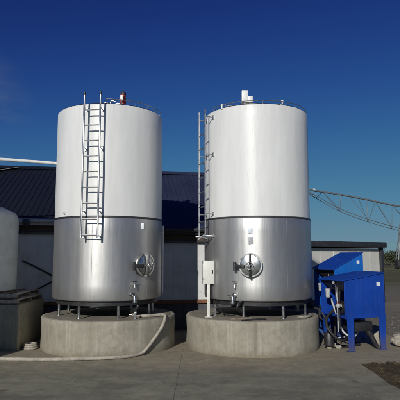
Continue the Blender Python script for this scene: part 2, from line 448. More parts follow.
def silo(label, loc, lad_ang, man_ang, full, z0=.60, left=False, RS_=1.06, RW=1.043, ladtop=.03):
    t = thing('milk_silo', label, 'silo', (loc[0], loc[1], z0), 0, 'tall cylindrical silos')
    b, s, top = ZB - z0, ZS - z0, ZT - z0
    st = MB()
    prof = [(.0, b - .02), (.6, b - .012), (RS_ - .06, b), (RS_ - .015, b + .012), (RS_, b + .05)]
    k = 6
    for i in range(1, k): prof.append((RS_, b + .05 + (s - b - .06) * i / k))
    prof += [(RS_, s - .012), (RS_ - .006, s)]
    st.lathe(prof, 128); ob('steel_jacket', st, M['steel'], t)
    wh = MB(); prof = [(RW - .03, s + .004), (RW, s + .028)]
    for i in range(1, 9): prof.append((RW, s + .028 + (top - s - .05) * i / 8))
    prof += [(RW - .004, top - .012), (RW - .014, top)]
    wh.lathe(prof, 128); ob('white_jacket', wh, M['white'], t)
    ob('roof', MB().lathe([(RW - .016, top + .002), (RW - .03, top + .018), (.3, top + .15), (.0, top + .165)], 96), M['metal'], t)
    ob('seam_band', MB().lathe([(RW - .02, s - .004), (RS_ + .006, s - .004), (RS_ + .006, s + .014), (RW - .0, s + .03), (RW - .02, s + .03)], 128), M['darkm'], t)
    for a in (-1.02, -.60, .42, 1.15):
        wp = [fmat(a + (.5 if left else 0)) @ Vector((0, -RS_ + .0035, b + .06 + (s - b - .1) * k_ / 6)) for k_ in range(7)]
        ob('weld_seam', MB().tube(wp, .0048, 6), M['weld'], t)
    for i in range(8):
        a = R(22.5 + 45 * i)
        p = fmat(a) @ Vector((0, -.93, 0))
        L = MB().lathe([(.05, .001), (.05, .014), (.026, .014), (.026, b + .01)], 16, org=(p.x, p.y, 0))
        ob('leg', L, M['metal'], t)
    # under-frame ring
    ob('base_ring', MB().lathe([(.80, b - .085), (.98, b - .085), (.98, b - .002), (.80, b - .002)], 64), M['darkm'], t)
    if not full: return t
    # ladder ------------------------------------------------------------
    f = fmat(lad_ang); so = .16; ld = RW + so; hw = .15
    z1, z2 = 2.05 - z0, ZT + ladtop - z0
    lm = MB()
    for sx in (-1, 1):
        lm.tube(smooth_path([f @ Vector((sx * hw, -ld, z1)), f @ Vector((sx * hw, -ld, z2 - .3)), f @ Vector((sx * hw, -ld, z2))], 4), .017, 10)
    lo = ob('ladder', lm, M['galv'], t)
    z = z1 + .05
    while z < z2 - .22:
        ob('rung', MB().tube([f @ Vector((-hw, -ld, z)), f @ Vector((hw, -ld, z))], .0125, 8), M['galv'], lo)
        z += .285
    for zz in (z1 + .04, s + .1, (s + top) / 2 + .2, top - .12):
        for sx in (-1, 1):
            rr = RS_ if zz < s else RW
            ob('bracket', MB().tube([f @ Vector((sx * hw, -ld, zz)), f @ Vector((sx * hw * .98, -rr + .012, zz))], .011, 8), M['galv'], lo)
            ob('bracket_foot', MB().box(-.035, .035, -.005, .005, -.035, .035, .003).__class__().beam(f @ Vector((sx * hw, -rr - .004, zz)), f @ Vector((sx * hw, -rr + .02, zz)), .06, .07), M['galv'], lo)
    # manway ------------------------------------------------------------
    f = fmat(man_ang); cz = 1.57 - z0; rx = Matrix.Rotation(R(90), 3, 'X')
    A = f @ rx; c0 = f @ Vector((0, -RS_ + .02, cz))
    mw = ob('manway', MB().lathe([(.0, -.01), (.192, -.01), (.192, .055), (.215, .055), (.215, .08), (.185, .08), (.185, .05), (0, .05)], 48, org=c0, M3=A), M['metal'], t)
    ob('manway_door', MB().lathe([(.18, .052), (.18, .092), (.16, .098), (.09, .108), (0, .111)], 48, org=c0, M3=A), M['metal'], mw)
    ob('gasket', MB().lathe([(.181, .08), (.1855, .08), (.1855, .088), (.181, .088)], 48, org=c0, M3=A), M['dark'], mw)
    ob('crossbar', MB().beam(f @ Vector((0, -RS_ - .13, cz - .215)), f @ Vector((0, -RS_ - .13, cz + .20)), .034, .03, .004), M['darkm'], mw)
    ob('arm', MB().beam(f @ Vector((-.28, -RS_ - .06, cz - .02)), f @ Vector((-.10, -RS_ - .115, cz - .02)), .05, .06, .008).lathe([(.03, -.08), (.03, .08)], 16, org=f @ Vector((-.28, -RS_ - .06, cz - .02))), M['darkm'], mw)
    hw_ = MB(); hc = f @ Vector((0, -RS_ - .2, cz - .01))
    ring = [hc + f @ Vector((.06 * math.cos(q), 0, .06 * math.sin(q))) for q in [2 * math.pi * i / 24 for i in range(24)]]
    hw_.tube(ring, .009, 8, closed=True)
    for q in (0.5, 2.6, 4.7): hw_.tube([hc, hc + f @ Vector((.06 * math.cos(q), 0, .06 * math.sin(q)))], .007, 8)
    hw_.tube([hc + f @ Vector((0, .1, 0)), hc + f @ Vector((0, -.01, 0))], .014, 10)
    ob('handwheel', hw_, M['metal'], mw)
    # sampling tap and outlet valve below
    va = man_ang - (.26 if not left else .22)
    f = fmat(va)
    zt = 1.22 - z0
    tp = ob('sampling_tap', MB().tube([f @ Vector((0, -RS_ + .02, zt)), f @ Vector((0, -RS_ - .07, zt))], .018, 12).tube(smooth_path([f @ Vector((0, -RS_ - .07, zt + .045)), f @ Vector((0, -RS_ - .07, zt)), f @ Vector((0, -RS_ - .08, zt - .06))], 4), .014, 12), M['metal'], t)
    ob('tap_handle', MB().tube([f @ Vector((-.04, -RS_ - .075, zt + .05)), f @ Vector((.04, -RS_ - .075, zt + .05))], .009, 8), M['dark'], tp)
    zo = 1.0 - z0
    vm = MB().tube(smooth_path([f @ Vector((-.02, -RS_ + .03, zo + .03)), f @ Vector((-.02, -RS_ - .05, zo + .03)), f @ Vector((-.02, -RS_ - .11, zo)), f @ Vector((-.02, -RS_ - .12, zo - .09))], 5), .032, 14)
    vm.lathe([(.046, -.012), (.046, .012)], 20, org=f @ Vector((-.02, -RS_ - .12, zo - .09)))
    vm.lathe([(.044, -.01), (.044, .01)], 20, org=f @ Vector((-.02, -RS_ - .035, zo + .03)), M3=f @ rx)
    ov = ob('outlet_valve', vm, M['metal'], t)
    ob('valve_lever', MB().beam(f @ Vector((-.03, -RS_ - .09, zo + .05)), f @ Vector((-.13, -RS_ - .10, zo + .02)), .018, .012, .003).tube([f @ Vector((-.02, -RS_ - .08, zo + .01)), f @ Vector((-.02, -RS_ - .08, zo + .07))], .012, 8), M['darkm'], ov)
    ob('drain_elbow', MB().tube(smooth_path([f @ Vector((.09, -RS_ + .1, b - .03)), f @ Vector((.08, -RS_ - .05, b - .02)), f @ Vector((.05, -RS_ - .08, b - .12)), f @ Vector((.05, -RS_ + .15, b - .2))], 5), .026, 12), M['darkm'], t)
    # plates
    if not left:
        for zz, hh, mm, nm in ((2.185, .095, 'plateb', 'pale blue plate above the grey one'), (2.01, .13, 'plate', 'grey data plate')):
            f = fmat(man_ang + .02)
            ob('nameplate', MB().beam(f @ Vector((0, -RS_ - .001, zz - z0 - hh / 2)), f @ Vector((0, -RS_ - .001, zz - z0 + hh / 2)), .115, .008, .002), M[mm], t, label=nm)
    else:
        f = fmat(man_ang - .06)
        ob('nameplate', MB().beam(f @ Vector((0, -RS_ - .001, 2.23 - z0)), f @ Vector((0, -RS_ - .001, 2.34 - z0)), .085, .008, .002), M['sticker'], t, label='small white plate under the seam')
        f = fmat(-.68 + .0)
        ob('nameplate', MB().beam(f @ Vector((0, -RW - .001, 2.50 - z0)), f @ Vector((0, -RW - .001, 2.545 - z0)), .085, .006, .002), M['plate'], t, label='small grey plate low on the white jacket')
    # guard rail on the roof
    gr = MB(); rr = RW - .03
    a0, a1 = (R(5), R(165)) if left else (R(-62), R(150))
    pts = [fmat(a0 + (a1 - a0) * i / 60) @ Vector((0, -rr, top + (.10 if left else .075))) for i in range(61)]
    gr.tube(pts, .008, 8)
    go = ob('guard_rail', gr, M['galv'], t)
    for i in range(0, 61, 6):
        p = pts[i]; ob('rail_post', MB().tube([(p.x * .985, p.y * .985, top + .01), tuple(p)], .007, 6), M['galv'], go)
    return t

sl = silo('white and steel silo with a red roof motor and ladder down its front', (-1.835, TD), R(-6.0), R(48), True, left=True, RS_=1.062, RW=1.056, ladtop=.12)
sr = silo('white and steel silo with a white roof motor and ladder at its left edge', (1.15, TD), R(-67), R(-13), True)
shade_silo = silo('added unseen silo outside the left edge, to shade the plastic tank', (-5.32, 6.6), 0, 0, False)  # unseen silo, added to cast shade on the plastic tank and wall

# left silo extras
top = ZT - PH
def at(t): return lambda x, y, z: (x - t.location.x, y - t.location.y, z - t.location.z)
L = at(sl)
am = ob('agitator_motor', MB().lathe([(.085, 0), (.085, .03), (.045, .05), (.045, .16), (.062, .17), (.066, .32), (.05, .36), (0, .37)], 24, org=L(-1.6, TD, ZT + .16)), M['red'], sl)
for i in range(12):
    a = i * math.pi / 6; c = Vector(L(-1.6, TD, ZT + .34))
    ob('cooling_fin', MB().box(c.x + .062 * math.cos(a) - .004, c.x + .062 * math.cos(a) + .004, c.y + .062 * math.sin(a) - .012, c.y + .062 * math.sin(a) + .012, c.z, c.z + .14), M['red'], am)
ob('terminal_box', MB().box(-1.635 + 1.835, -1.575 + 1.835, -.12, -.065, ZT + .36 - PH, ZT + .47 - PH, .008), M['whitep'], am)
ob('motor_cap', MB().lathe([(.055, 0), (.055, .04), (.04, .07), (0, .075)], 20, org=L(-1.59, TD, ZT + .50)), M['darkm'], am)
for x, h in ((-1.93, .2), (-1.80, .24), (-1.70, .19)):
    vt = ob('roof_vent', MB().tube(smooth_path([L(x, TD - .3, ZT + .1), L(x, TD - .3, ZT + h), L(x + .03, TD - .3, ZT + h + .05), L(x + .1, TD - .3, ZT + h + .03)], 5), .014, 10), M['metal'], sl)
# hand holds above the ladder
RW = 1.056
f = fmat(R(-6.0))
for sx in (-1, 1):
    ob('ladder_cap', MB().lathe([(.02, 0), (.024, .02), (.018, .05)], 12, org=f @ Vector((sx * .15, -RW - .16, ZT + .12 - PH))), M['darkm'], sl)
ob('overflow_pipe', MB().tube([L(-.748, 10.14, 1.0), L(-.748, 10.14, 2.34)], .013, 10).tube([L(-.748, 10.14, 1.1), L(-.80, 10.12, 1.1)], .009, 8).tube([L(-.748, 10.14, 2.2), L(-.80, 10.12, 2.2)], .009, 8), M['whitep'], sl)
ob('transfer_pipe', MB().tube([L(-2.83, 10.2, 3.62), L(-3.4, 10.0, 3.635), L(-7.5, 8.4, 3.67)], .033, 14).lathe([(.06, -.02), (.06, .02)], 20, org=L(-2.92, 10.17, 3.623), M3=Matrix.Rotation(R(90), 3, 'Y')), M['whitep'], sl)

# right silo extras
Q = at(sr)
wm = ob('agitator_motor', MB().box(.86 - 1.15, .99 - 1.15, -.09, .09, ZT + .33 - PH, ZT + .58 - PH, .012).box(.985 - 1.15, 1.09 - 1.15, -.07, .07, ZT + .33 - PH, ZT + .46 - PH, .012), M['whitep'], sr)
ob('motor_base', MB().box(.885 - 1.15, 1.075 - 1.15, -.08, .08, ZT + .27 - PH, ZT + .328 - PH, .008).lathe([(.045, 0), (.045, .22)], 16, org=Q(.98, TD, ZT + .1)), M['darkm'], wm)
ob('support_beam', MB().beam(Q(.55, TD - .25, ZT + .19), Q(1.55, TD - .25, ZT + .19), .03, .03, .004).beam(Q(1.0, TD - .2, ZT + .27), Q(1.4, TD - .3, ZT + .2), .02, .02), M['darkm'], sr)
ob('roof_vent', MB().lathe([(.016, 0), (.016, .14), (.026, .14), (.026, .175), (.0, .18)], 16, org=Q(1.56, TD - .86, ZT - .06)), M['whitep'], sr)
ob('roof_vent', MB().lathe([(.014, 0), (.014, .07), (.02, .07), (.02, .09), (0, .095)], 16, org=Q(.42, TD - .76, ZT - .02)), M['whitep'], sr)
ob('ladder_bracket', MB().tube([Q(-.08, 9.45, 2.09), Q(.26, 9.42, 2.12)], .014, 8).tube([Q(-.03, 9.44, 2.03), Q(.1, 9.42, 2.15)], .012, 8), M['galv'], sr)

# plinths
def plinth(x, r, label, y=TD):
    t = thing('round_plinth', label, 'plinth', (x, y, 0), 0, 'round concrete plinths under the silos')
    m = MB(); n = 180; prof = [(r, -.02), (r + .004, .02), (r, .15), (r - .004, .3), (r, .47), (r - .002, .585), (r - .014, .598)]
    m.lathe(prof + [(r - .06, .600)], n)
    # small chips and waves in the cast face
    for v in m.v:
        d = noise.noise(Vector((v.x * 2.4, v.y * 2.4, v.z * 2 + x))) * .012 + noise.noise(Vector((v.x * 9, v.y * 9, v.z * 9))) * .004
        q = math.hypot(v.x, v.y)
        if v.z > .58:
            ch = noise.noise(Vector((v.x * 6, v.y * 6, 3 + x))); d -= max(0, ch - .25) * .07
            v.z -= max(0, ch - .25) * .05
        if q > .1: v.x *= 1 + d / q; v.y *= 1 + d / q
    ob('cast_ring', m, M['plinth'], t, ang=50)
    ob('slab_top', MB().lathe([(r - .075, .5), (r - .075, .604), (0, .604)], 96), M['plinthtop'], t)
    return t
pl = plinth(-1.79, 1.29, 'round grey concrete plinth under the left full silo, hose hanging over it')
pr = plinth(1.02, 1.29, 'round grey concrete plinth with a dark upright joint, under the right full silo')
plinth(-5.32, 1.34, 'round concrete plinth of the added unseen silo outside the left edge', 6.6)
f = fmat(R(-2)); 
jt = MB(); jt.v = []; 
for k in range(13):
    z = .02 + .565 * k / 12; w = .024 + .003 * noise.noise(Vector((0, 3, z * 9)))
    for sx in (-1, 1):
        a = R(-3) + sx * w / 1.29 
        p = fmat(a) @ Vector((0, -1.306, z)); jt.v.append(p)
jt.f = [[2 * k, 2 * k + 1, 2 * k + 3, 2 * k + 2] for k in range(12)]
ob('casting_joint', jt, concrete('joint_mortar', (.27, .25, .205), (.2, .18, .145)), pr)

# timber board and little things on the plinths
w = ob('timber_offcut', MB().box(-.2, .2, -.04, .04, 0, .035, .005), M['wood']); w.location = (.72, 9.12, .607); w.rotation_euler = (0, 0, R(12))
tag(w, 'short brown timber offcut on the right plinth under the silo', 'timber')
w = ob('steel_bar', MB().tube([(-.25, 0, 0), (.25, 0, 0)], .014, 8), M['darkm']); w.location = (.95, 9.0, .62); w.rotation_euler = (0, 0, R(25))
tag(w, 'thin dark steel bar lying on the right plinth below the manway', 'bar')
w = thing('pipe_stub', 'short capped pipe stub standing on the left plinth near its front edge', 'pipe', (-1.17, 9.2, .605))
ob('pipe', MB().lathe([(.02, 0), (.02, .1)], 14), M['galv'], w); ob('cap', MB().lathe([(.026, .1), (.026, .125), (0, .128)], 14), M['whitep'], w)
ph = ob('flat_hose', MB().tube(smooth_path([(1.78, 9.25, .628), (1.95, 9.33, .628), (2.06, 9.5, .628), (2.1, 9.7, .628)], 8), .022, 10), M['hose'])
tag(ph, 'pale dusty pipe lying along the right plinth edge', 'hose')

# big hose over the left plinth
def onp(a, z, r=1.335): return (-1.79 + r * math.sin(R(a)), TD - r * math.cos(R(a)), z)
hp = [(-1.28, 9.62, .632), (-1.05, 9.42, .632), (-.86, 9.5, .632), onp(66, .634, 1.20), onp(62, .625, 1.29), onp(58, .54, 1.335), onp(53, .40), onp(46, .25), onp(40, .12), onp(34, .035), onp(22, .03, 1.42), (-1.75, 8.62, .03), (-2.4, 8.53, .03), (-3.1, 8.55, .03), (-3.9, 8.58, .03), (-5.4, 8.4, .03)]
hs = thing('suction_hose', 'thick pale hose running from the yard floor up over the left plinth', 'hose', (-1.86, 8.6, 0))
pts = smooth_path(hp, 12)
for k_, p_ in enumerate(pts):
    if p_.z < .06: p_.y += .03 * noise.noise(Vector((p_.x * 1.6, 0, 0))) + .008 * noise.noise(Vector((p_.x * 9, 4, 0)))
ob('hose_tube', MB().tube([(p.x + 1.86, p.y - 8.6, p.z) for p in pts], [.028 + .001 * (i % 2) for i in range(len(pts))], 14), M['hose'], hs)
p = Vector(hp[0]); ob('coupling', MB().lathe([(.036, -.06), (.036, .02), (.045, .02), (.045, .05)], 20, org=(p.x + 1.86, p.y - 8.6, p.z), M3=Matrix.Rotation(R(90), 3, 'Y')), M['metal'], hs)
# ------------------------------------------------------------------ control box on its post
cb = thing('control_box', 'cream electrical box on a white post in front of the right silo', 'electrical box', (.158, 9.5, .604), R(3))
ob('post', MB().box(-.028, .028, -.028, .028, .006, .63, .004).box(-.07, .07, -.07, .07, 0, .008), M['box'], cb)
ob('cabinet', MB().box(-.108, .108, -.03, .12, .60, 1.04, .008), M['box'], cb)
dr = ob('door', MB().box(-.102, .102, -.05, -.034, .606, 1.034, .005), M['box'], cb)
ob('latch', MB().box(.066, .084, -.064, -.05, .80, .87, .003), M['dark'], dr)
for z in (.68, .99): ob('hinge', MB().tube([(-.105, -.045, z), (-.105, -.045, z + .04)], .008, 8), M['metal'], dr)
ob('cable', MB().tube(smooth_path([(.06, .04, .62), (.07, .05, .45), (.14, .02, .25), (.3, .03, .05), (.5, .05, .02)], 6), .01, 8), M['dark'], cb)

# ------------------------------------------------------------------ buildings behind
TA = .15; AW = math.atan(TA)
def wy(x): return 12.15 + TA * x
def shed(name, label, x0, x1, zb, ze, slope, run, ridge_h, over=.16, gutter='gutter', rm='roof'):
    # local frame: x along the wall, y into the building
    o = Vector((x0, wy(x0), 0)); L_ = (x1 - x0) / math.cos(AW)
    t = thing(name, label, 'building', o, AW)
    ob('foundation', MB().box(0, L_, .02, .3, -.02, zb - .03), M['found'], t)
    ob('sill', MB().box(-.0, L_, -.045, .018, zb - .05, zb + .03, .004), M['rust'], t)
    wl = MB(); n = int(L_ / .28)
    wl.box(0, L_, .012, .2, zb + .032, ze - .34)
    for i in range(n + 1):
        xx = min(L_ - .03, i * .28 + .02)
        wl.box(xx, xx + .02, 0.0, .010, zb + .034, ze - .342, .003)
    ob('wall', wl, M['wall'], t)
    ob('wall_board', MB().box(0, L_, -.03, .2, ze - .335, ze - .02, .004), M['brown'], t)
    ob('batten', MB().box(0, L_, -.055, -.032, ze - .375, ze - .315, .003), M['darkm'], t)
    # end walls
    zr = ze + run * slope
    for xe in (.001, L_ - .16):
        ob('end_wall', MB().prism([(xe, .21, -.02), (xe, run * 2, -.02), (xe, run * 2, ze - .06), (xe, run + .0, zr - .06), (xe, .21, ze - .04)], (.15, 0, 0)), M['wall'], t, smooth=False)
    ob('rear_wall', MB().box(0, L_, 2 * run + .01, 2 * run + .15, -.02, ze - .03), M['wall'], t)
    # ribbed roof
    for side in (0, 1):
        mb = MB(); k = int(L_ / .14); prof = []
        for i in range(k):
            u = i * .14
            prof += [(u, 0), (u + .085, 0), (u + .098, .02), (u + .126, .02)]
        prof.append((k * .14, 0))
        m_ = len(prof)
        steps = 14
        for j in range(steps + 1):
            s_ = -over + (run + over) * j / steps
            for (u, h) in prof:
                yy = s_ if side == 0 else 2 * run - s_
                mb.v.append(Vector((u - .1, yy, ze + s_ * slope + h + (0.0 if j in (0, steps) else .0))))
        for j in range(steps):
            for i in range(m_ - 1):
                a = j * m_ + i; mb.f.append([a, a + 1, a + m_ + 1, a + m_])
        n0 = len(mb.v)
        ro = ob('roof', mb, M[rm], t, ang=20)
        sol = ro.modifiers.new('thickness', 'SOLIDIFY'); sol.thickness = .012; sol.offset = -1
    ob('ridge_cap', MB().prism([(-.1, run - .22, zr - .22 * slope + .03), (-.1, run, zr + .05), (-.1, run + .22, zr - .22 * slope + .03), (-.1, run, zr + .02)], (L_ + .02, 0, 0)), M[rm], t, smooth=False)
    g = MB(); gy = -over - .05
    g.tube([(-.1, gy, ze - .07), (L_ - .1, gy, ze - .07)], .048, 12)
    ob('gutter', g, M[gutter], t)
    ob('fascia', MB().box(-.1, L_ - .1, -over, -over + .02, ze - over * slope - .10, ze - over * slope - .012, .003), M[gutter], t)
    return t, L_
lb, LL = shed('farm_building', 'low cream building with dark blue ribbed roof and pale gutter, behind the left end', -14, -2.05, .66, 2.60, .466, 3.98, 0, rm='roofl')
rb, LR = shed('farm_building', 'cream building with dark blue roof and brown board, seen between the two silos', -2.03, 2.35, .66, 2.41, .466, 4.4, 0, gutter='trim')
ob('hopper_head', MB().box(0, .13, 0, .12, 0, .16, .01), M['trim'], lb).location = ((-4.03 + 14) / math.cos(AW), -.33, 2.40)
# pale flashing that runs down the left roof
x_a = (-5.2 + 14) / math.cos(AW); x_b = (-7.9 + 14) / math.cos(AW)
ob('valley_flashing', MB().beam((x_b + .6, 2.2, 2.60 + 2.2 * .466 + .04), (x_a - .1 + .25, 3.85, 2.60 + 3.85 * .466 + .04), .22, .012), M['gutter'], lb)

cbm = ob('drooping_cable', MB().tube(smooth_path([(-4.05, wy(-4.05) - .06, 1.62), (-3.7, wy(-3.7) - .06, 1.45), (-3.35, wy(-3.3) - .06, 1.25), (-3.3, wy(-3.3) - .1, 1.2), (-3.5, wy(-3.5) - .1, 1.08), (-3.85, wy(-3.8) - .1, .9)], 8), .018, 8), M['dark'])
tag(cbm, 'dark cable drooping on the shaded wall beside the plastic tank', 'cable')

# small white shed on the right
ws = thing('white_shed', 'small white shed with a black roof edge and corner posts, behind the blue machines', 'shed', (3.65, 17.0, 0), math.atan2(2.6, 3.85))
W = 4.02; zl = 2.03
ob('wall', MB().box(.1, W - .1, .06, 2.6, -.02, zl - .04), M['shedwhite'], ws)
for i in range(1, 6): ob('panel_joint', MB().box(i * W / 6 - .02, i * W / 6 + .02, .045, .058, 0, zl - .1), M['shedwhite'], ws)
ob('roof', MB().box(-.12, W + .08, -.16, 2.8, zl, zl + .2, .02), M['trim'], ws)
for x in (-.02, W - .12): ob('corner_post', MB().box(x, x + .14, -.04, .1, -.02, zl - .002, .006), M['trim'], ws)
ob('base_board', MB().box(.13, W - .13, .02, .055, -.01, .25), M['trim'], ws)

# ------------------------------------------------------------------ plastic tank on pallets on a concrete block
cbk = ob('concrete_block', MB().box(-1.15, 1.15, -.75, .75, -.02, .83, .012), M['block'])
cbk.location = (-4.5, 10.15, 0); tag(cbk, 'dark stained concrete block under the grey plastic tank', 'concrete block')
def pallet(z, label, ox=0, ry=0):
    t = thing('pallet', label, 'pallet', (-4.5 + ox, 10.15, z), ry, 'pallets under the plastic tank')
    for y in (-.70, 0, .62): ob('runner', MB().box(-1.12, 1.12, y, y + .08, 0, .022, .003), M['wood'], t)
    for y in (-.70, 0, .62):
        for x in (-1.12, -.05, 1.02): ob('block', MB().box(x, x + .1, y, y + .08, .023, .078, .003), M['wood'], t)
    for i in range(9):
        x = -1.12 + i * .268
        ob('deck_board', MB().box(x, x + .1, -.73, .73, .079, .098, .003), M['woodpale'] if i in (8, 5) else M['wood'], t)
    ob('edge_board', MB().box(-1.12, 1.12, -.75, -.732, .03, .09, .003), M['woodpale'], t)
    return t
pallet(.832, 'lower timber pallet lying directly on the concrete block')
pallet(.934, 'upper timber pallet directly under the grey plastic tank', -.06, R(2))
pt = thing('plastic_tank', 'round grey plastic tank with rounded shoulder at the left edge', 'tank', (-4.62, 10.1, 1.036))
pf = [(.0, 0), (.86, 0), (.9, .03)]
for i in range(1, 8):
    z = .03 + i * .19; pf += [(.905, z - .02), (.9, z)]
pf += [(.9, 1.42), (.885, 1.5), (.83, 1.57), (.6, 1.68), (.3, 1.76)]
ob('tank_body', MB().lathe(pf + [(0, 1.78)], 96), M['plastic'], pt)
ob('lid', MB().lathe([(.22, 1.76), (.24, 1.79), (.24, 1.83), (.1, 1.85), (0, 1.85)], 40), M['dark'], pt)
ob('outlet', MB().tube([(.3, -.84, .12), (.3, -.98, .12)], .03, 12), M['dark'], pt)
# loose coil on the ground between block and plinth
cl = MB()
for k in range(3):
    cl.tube([(.12 * math.cos(a) * (1 - .08 * k), .12 * math.sin(a) * (1 - .08 * k), .02 + .036 * k) for a in [2 * math.pi * i / 28 for i in range(28)]], .019, 8, closed=True)
c_ = ob('hose_coil', cl, M['hose']); c_.location = (-3.18, 9.62, 0)
tag(c_, 'small pale hose coil on the ground between the block and left plinth', 'hose')

# ------------------------------------------------------------------ blue machines
def machine(label, loc, rz, w, d, zl_, zr_, zb, sticker, seed, bl):
    t = thing('blue_machine', label, 'machine', (loc[0], loc[1], 0), rz, 'blue machines beside the right plinth')
    th = .012; sh = (zr_ - zl_) / w
    # panel facing the yard: one folded sheet
    fr = ob('front_panel', MB().prism([(0, 0, zb), (w, 0, zb), (w, 0, zr_ - .012), (0, 0, zl_ - .012)], (0, th, 0)), bl, t, smooth=False)
    b = fr.modifiers.new('bev', 'BEVEL'); b.width = .004; b.segments = 2
    ob('back_panel', MB().prism([(0, d - th, zb), (w, d - th, zb), (w, d - th, zr_ - .012), (0, d - th, zl_ - .012)], (0, th, 0)), bl, t, smooth=False)
    ob('side_panel', MB().box(w - th - .001, w - .001, th + .001, d - th - .001, zb, zr_ - .03), bl, t)
    ov = .05
    rf = ob('roof', MB().prism([(-ov, -.02, zl_ - ov * sh - .01), (w + .01, -.02, zr_ + .01 * sh - .01), (w + .01, -.02, zr_ + .012), (-ov, -.02, zl_ - ov * sh + .012)], (0, d + .04, 0)), M['blue'], t, smooth=False)
    b = rf.modifiers.new('bev', 'BEVEL'); b.width = .005; b.segments = 2
    ob('floor_plate', MB().box(.02, w - .02, .02, d - .02, zb + .01, zb + .03), bl, t)
    # folded hopper side under the roof on the open end
    ob('hopper', MB().prism([(.0, .015, zl_ - .02), (.0, d - .015, zl_ - .02), (.12, d * .75, zl_ - .2), (.12, d * .25, zl_ - .2)], (.012, 0, 0)), M['darkm'], t, smooth=False)
    # legs: flat folded sheet, slightly tapered
    lw = .155
    for (x0, y0) in ((.03, -.002), (w - lw - .0, -.002), (.03, d - .05), (w - lw, d - .05)):
        lg = ob('leg', MB().prism([(x0, y0, zb + .05), (x0 + lw, y0, zb + .05), (x0 + lw - .01, y0, .012), (x0 + .03, y0, .012)], (0, -.012 if y0 < .1 else .052, 0)).box(x0 + .01, x0 + lw + .01, y0 - .03, y0 + .07, 0, .011), bl, t, smooth=False)
    for sx in (.12, .17, w - .17, w - .12, w - .07):
        for zz in (zb + .03,):
            ob('bolt', MB().lathe([(.009, 0), (.009, .006), (0, .009)], 8, org=(sx, -.002, zz), M3=Matrix.Rotation(R(90), 3, 'X')), M['metal'], t)
    for k_ in range(5):
        u = (k_ + .5) / 5
        ob('bolt', MB().lathe([(.006, 0), (.006, .004), (0, .006)], 8, org=(u * w, -.002, zl_ + u * (zr_ - zl_) - .04), M3=Matrix.Rotation(R(90), 3, 'X')), M['metal'], t)
    ob('edge_flange', MB().box(.0, .022, -.010, -.0015, zb + .02, zl_ - .035, .002), bl, t)
    ob('edge_flange', MB().box(w - .022, w, -.010, -.0015, zb + .02, zr_ - .05, .002), bl, t)
    sx, sz, ss = sticker
    ob('sticker', MB().box(sx - ss / 2, sx + ss / 2, -.004, -.001, sz - ss / 2, sz + ss / 2), M['sticker'], t)
    # pump, motor, pipes in the open end
    rr = random.Random(seed)
    pm = ob('pump', MB().lathe([(.10, -.05), (.13, -.03), (.13, .05), (.08, .09), (.08, .26), (.06, .29), (0, .3)], 28, org=(.17, d * .5, zb + .16), M3=Matrix.Rotation(R(90), 3, 'Y')), M['darkm'], t)
    ob('pipe', MB().tube(smooth_path([(.1, d * .5, zb + .3), (.1, d * .5, zb + .5), (.06, d * .45, zb + .62), (-.02, d * .4, zb + .64)], 6), .028, 12), M['metal'], t)
    ob('pipe', MB().tube(smooth_path([(.05, d * .3, zb - .2), (.04, d * .3, zb + .2), (.06, d * .3, zl_ - .2)], 5), .022, 10), M['dark'], t)
    ob('pipe', MB().tube([(-.03, d * .22, zb - .25), (-.03, d * .22, zl_ - .12)], .013, 10), M['galv'], t)
    vv = ob('valve', MB().tube([(-.06, d * .22, zb + .22), (.04, d * .22, zb + .22)], .03, 14).sphere((-.02, d * .22, zb + .22), .045), M['gutter'], t)
    ob('valve_handle', MB().beam((-.02, d * .22 - .05, zb + .27), (-.09, d * .22 - .06, zb + .29), .02, .01), M['red'], vv)
    ob('filter_bowl', MB().lathe([(.035, 0), (.045, .02), (.045, .13), (.05, .13), (.05, .17), (0, .18)], 18, org=(-.03, d * .62, zb + .35)), M['gutter'], t)
    ob('hose', MB().tube(smooth_path([(.02, d * .5, zb + .12), (-.16, d * .45, zb - .02), (-.2, d * .3, zb - .22), (-.02, d * .15, zb - .4), (.2, d * .3, zb - .38)], 8), .025, 10), M['dark'], t)
    return t
m1 = machine('front blue sheet-metal machine with white sticker and two wide legs in view', (2.645, 9.3), R(19), .885, .78, 1.285, 1.42, .59, (.755, 1.21, .075), 1, M['blue'])
m2 = machine('rear blue machine with steep lid, standing behind the front one', (2.83, 10.62), R(20), .72, .78, 1.47, 1.80, .62, (.60, 1.60, .07), 2, M['blue_lit'])
# round blue belly and chute below the rear machine
ob('belly', MB().lathe([(0, -.16), (.13, -.15), (.2, -.08), (.22, 0), (.22, .32), (.2, .34), (0, .34)], 36, org=(.16, .12, .22)), M['blue'], m2)
ob('rim_hose', MB().tube([(.16 + .235 * math.cos(a), .12 + .235 * math.sin(a), .13 + .08 * math.sin(a + 1)) for a in [R(-170 + 6 * i) for i in range(30)]], .014, 8), M['gutter'], m2)
ob('drip_tray', MB().box(.28, .68, .1, .5, .33, .5, .02), M['dark'], m1)
ob('drain_sock', MB().tube(smooth_path([(.5, .2, .4), (.58, .18, .36), (.66, .14, .24), (.73, .1, .08), (.76, .08, .03)], 6), [.06] * 6 + [.055] * 6 + [.045] * 6 + [.04] * 7, 12), M['dark'], m1)
ob('electric_motor', MB().lathe([(.07, 0), (.09, .02), (.09, .22), (.07, .25), (0, .26)], 24, org=(-.12, .35, .06)), M['darkm'], m1)

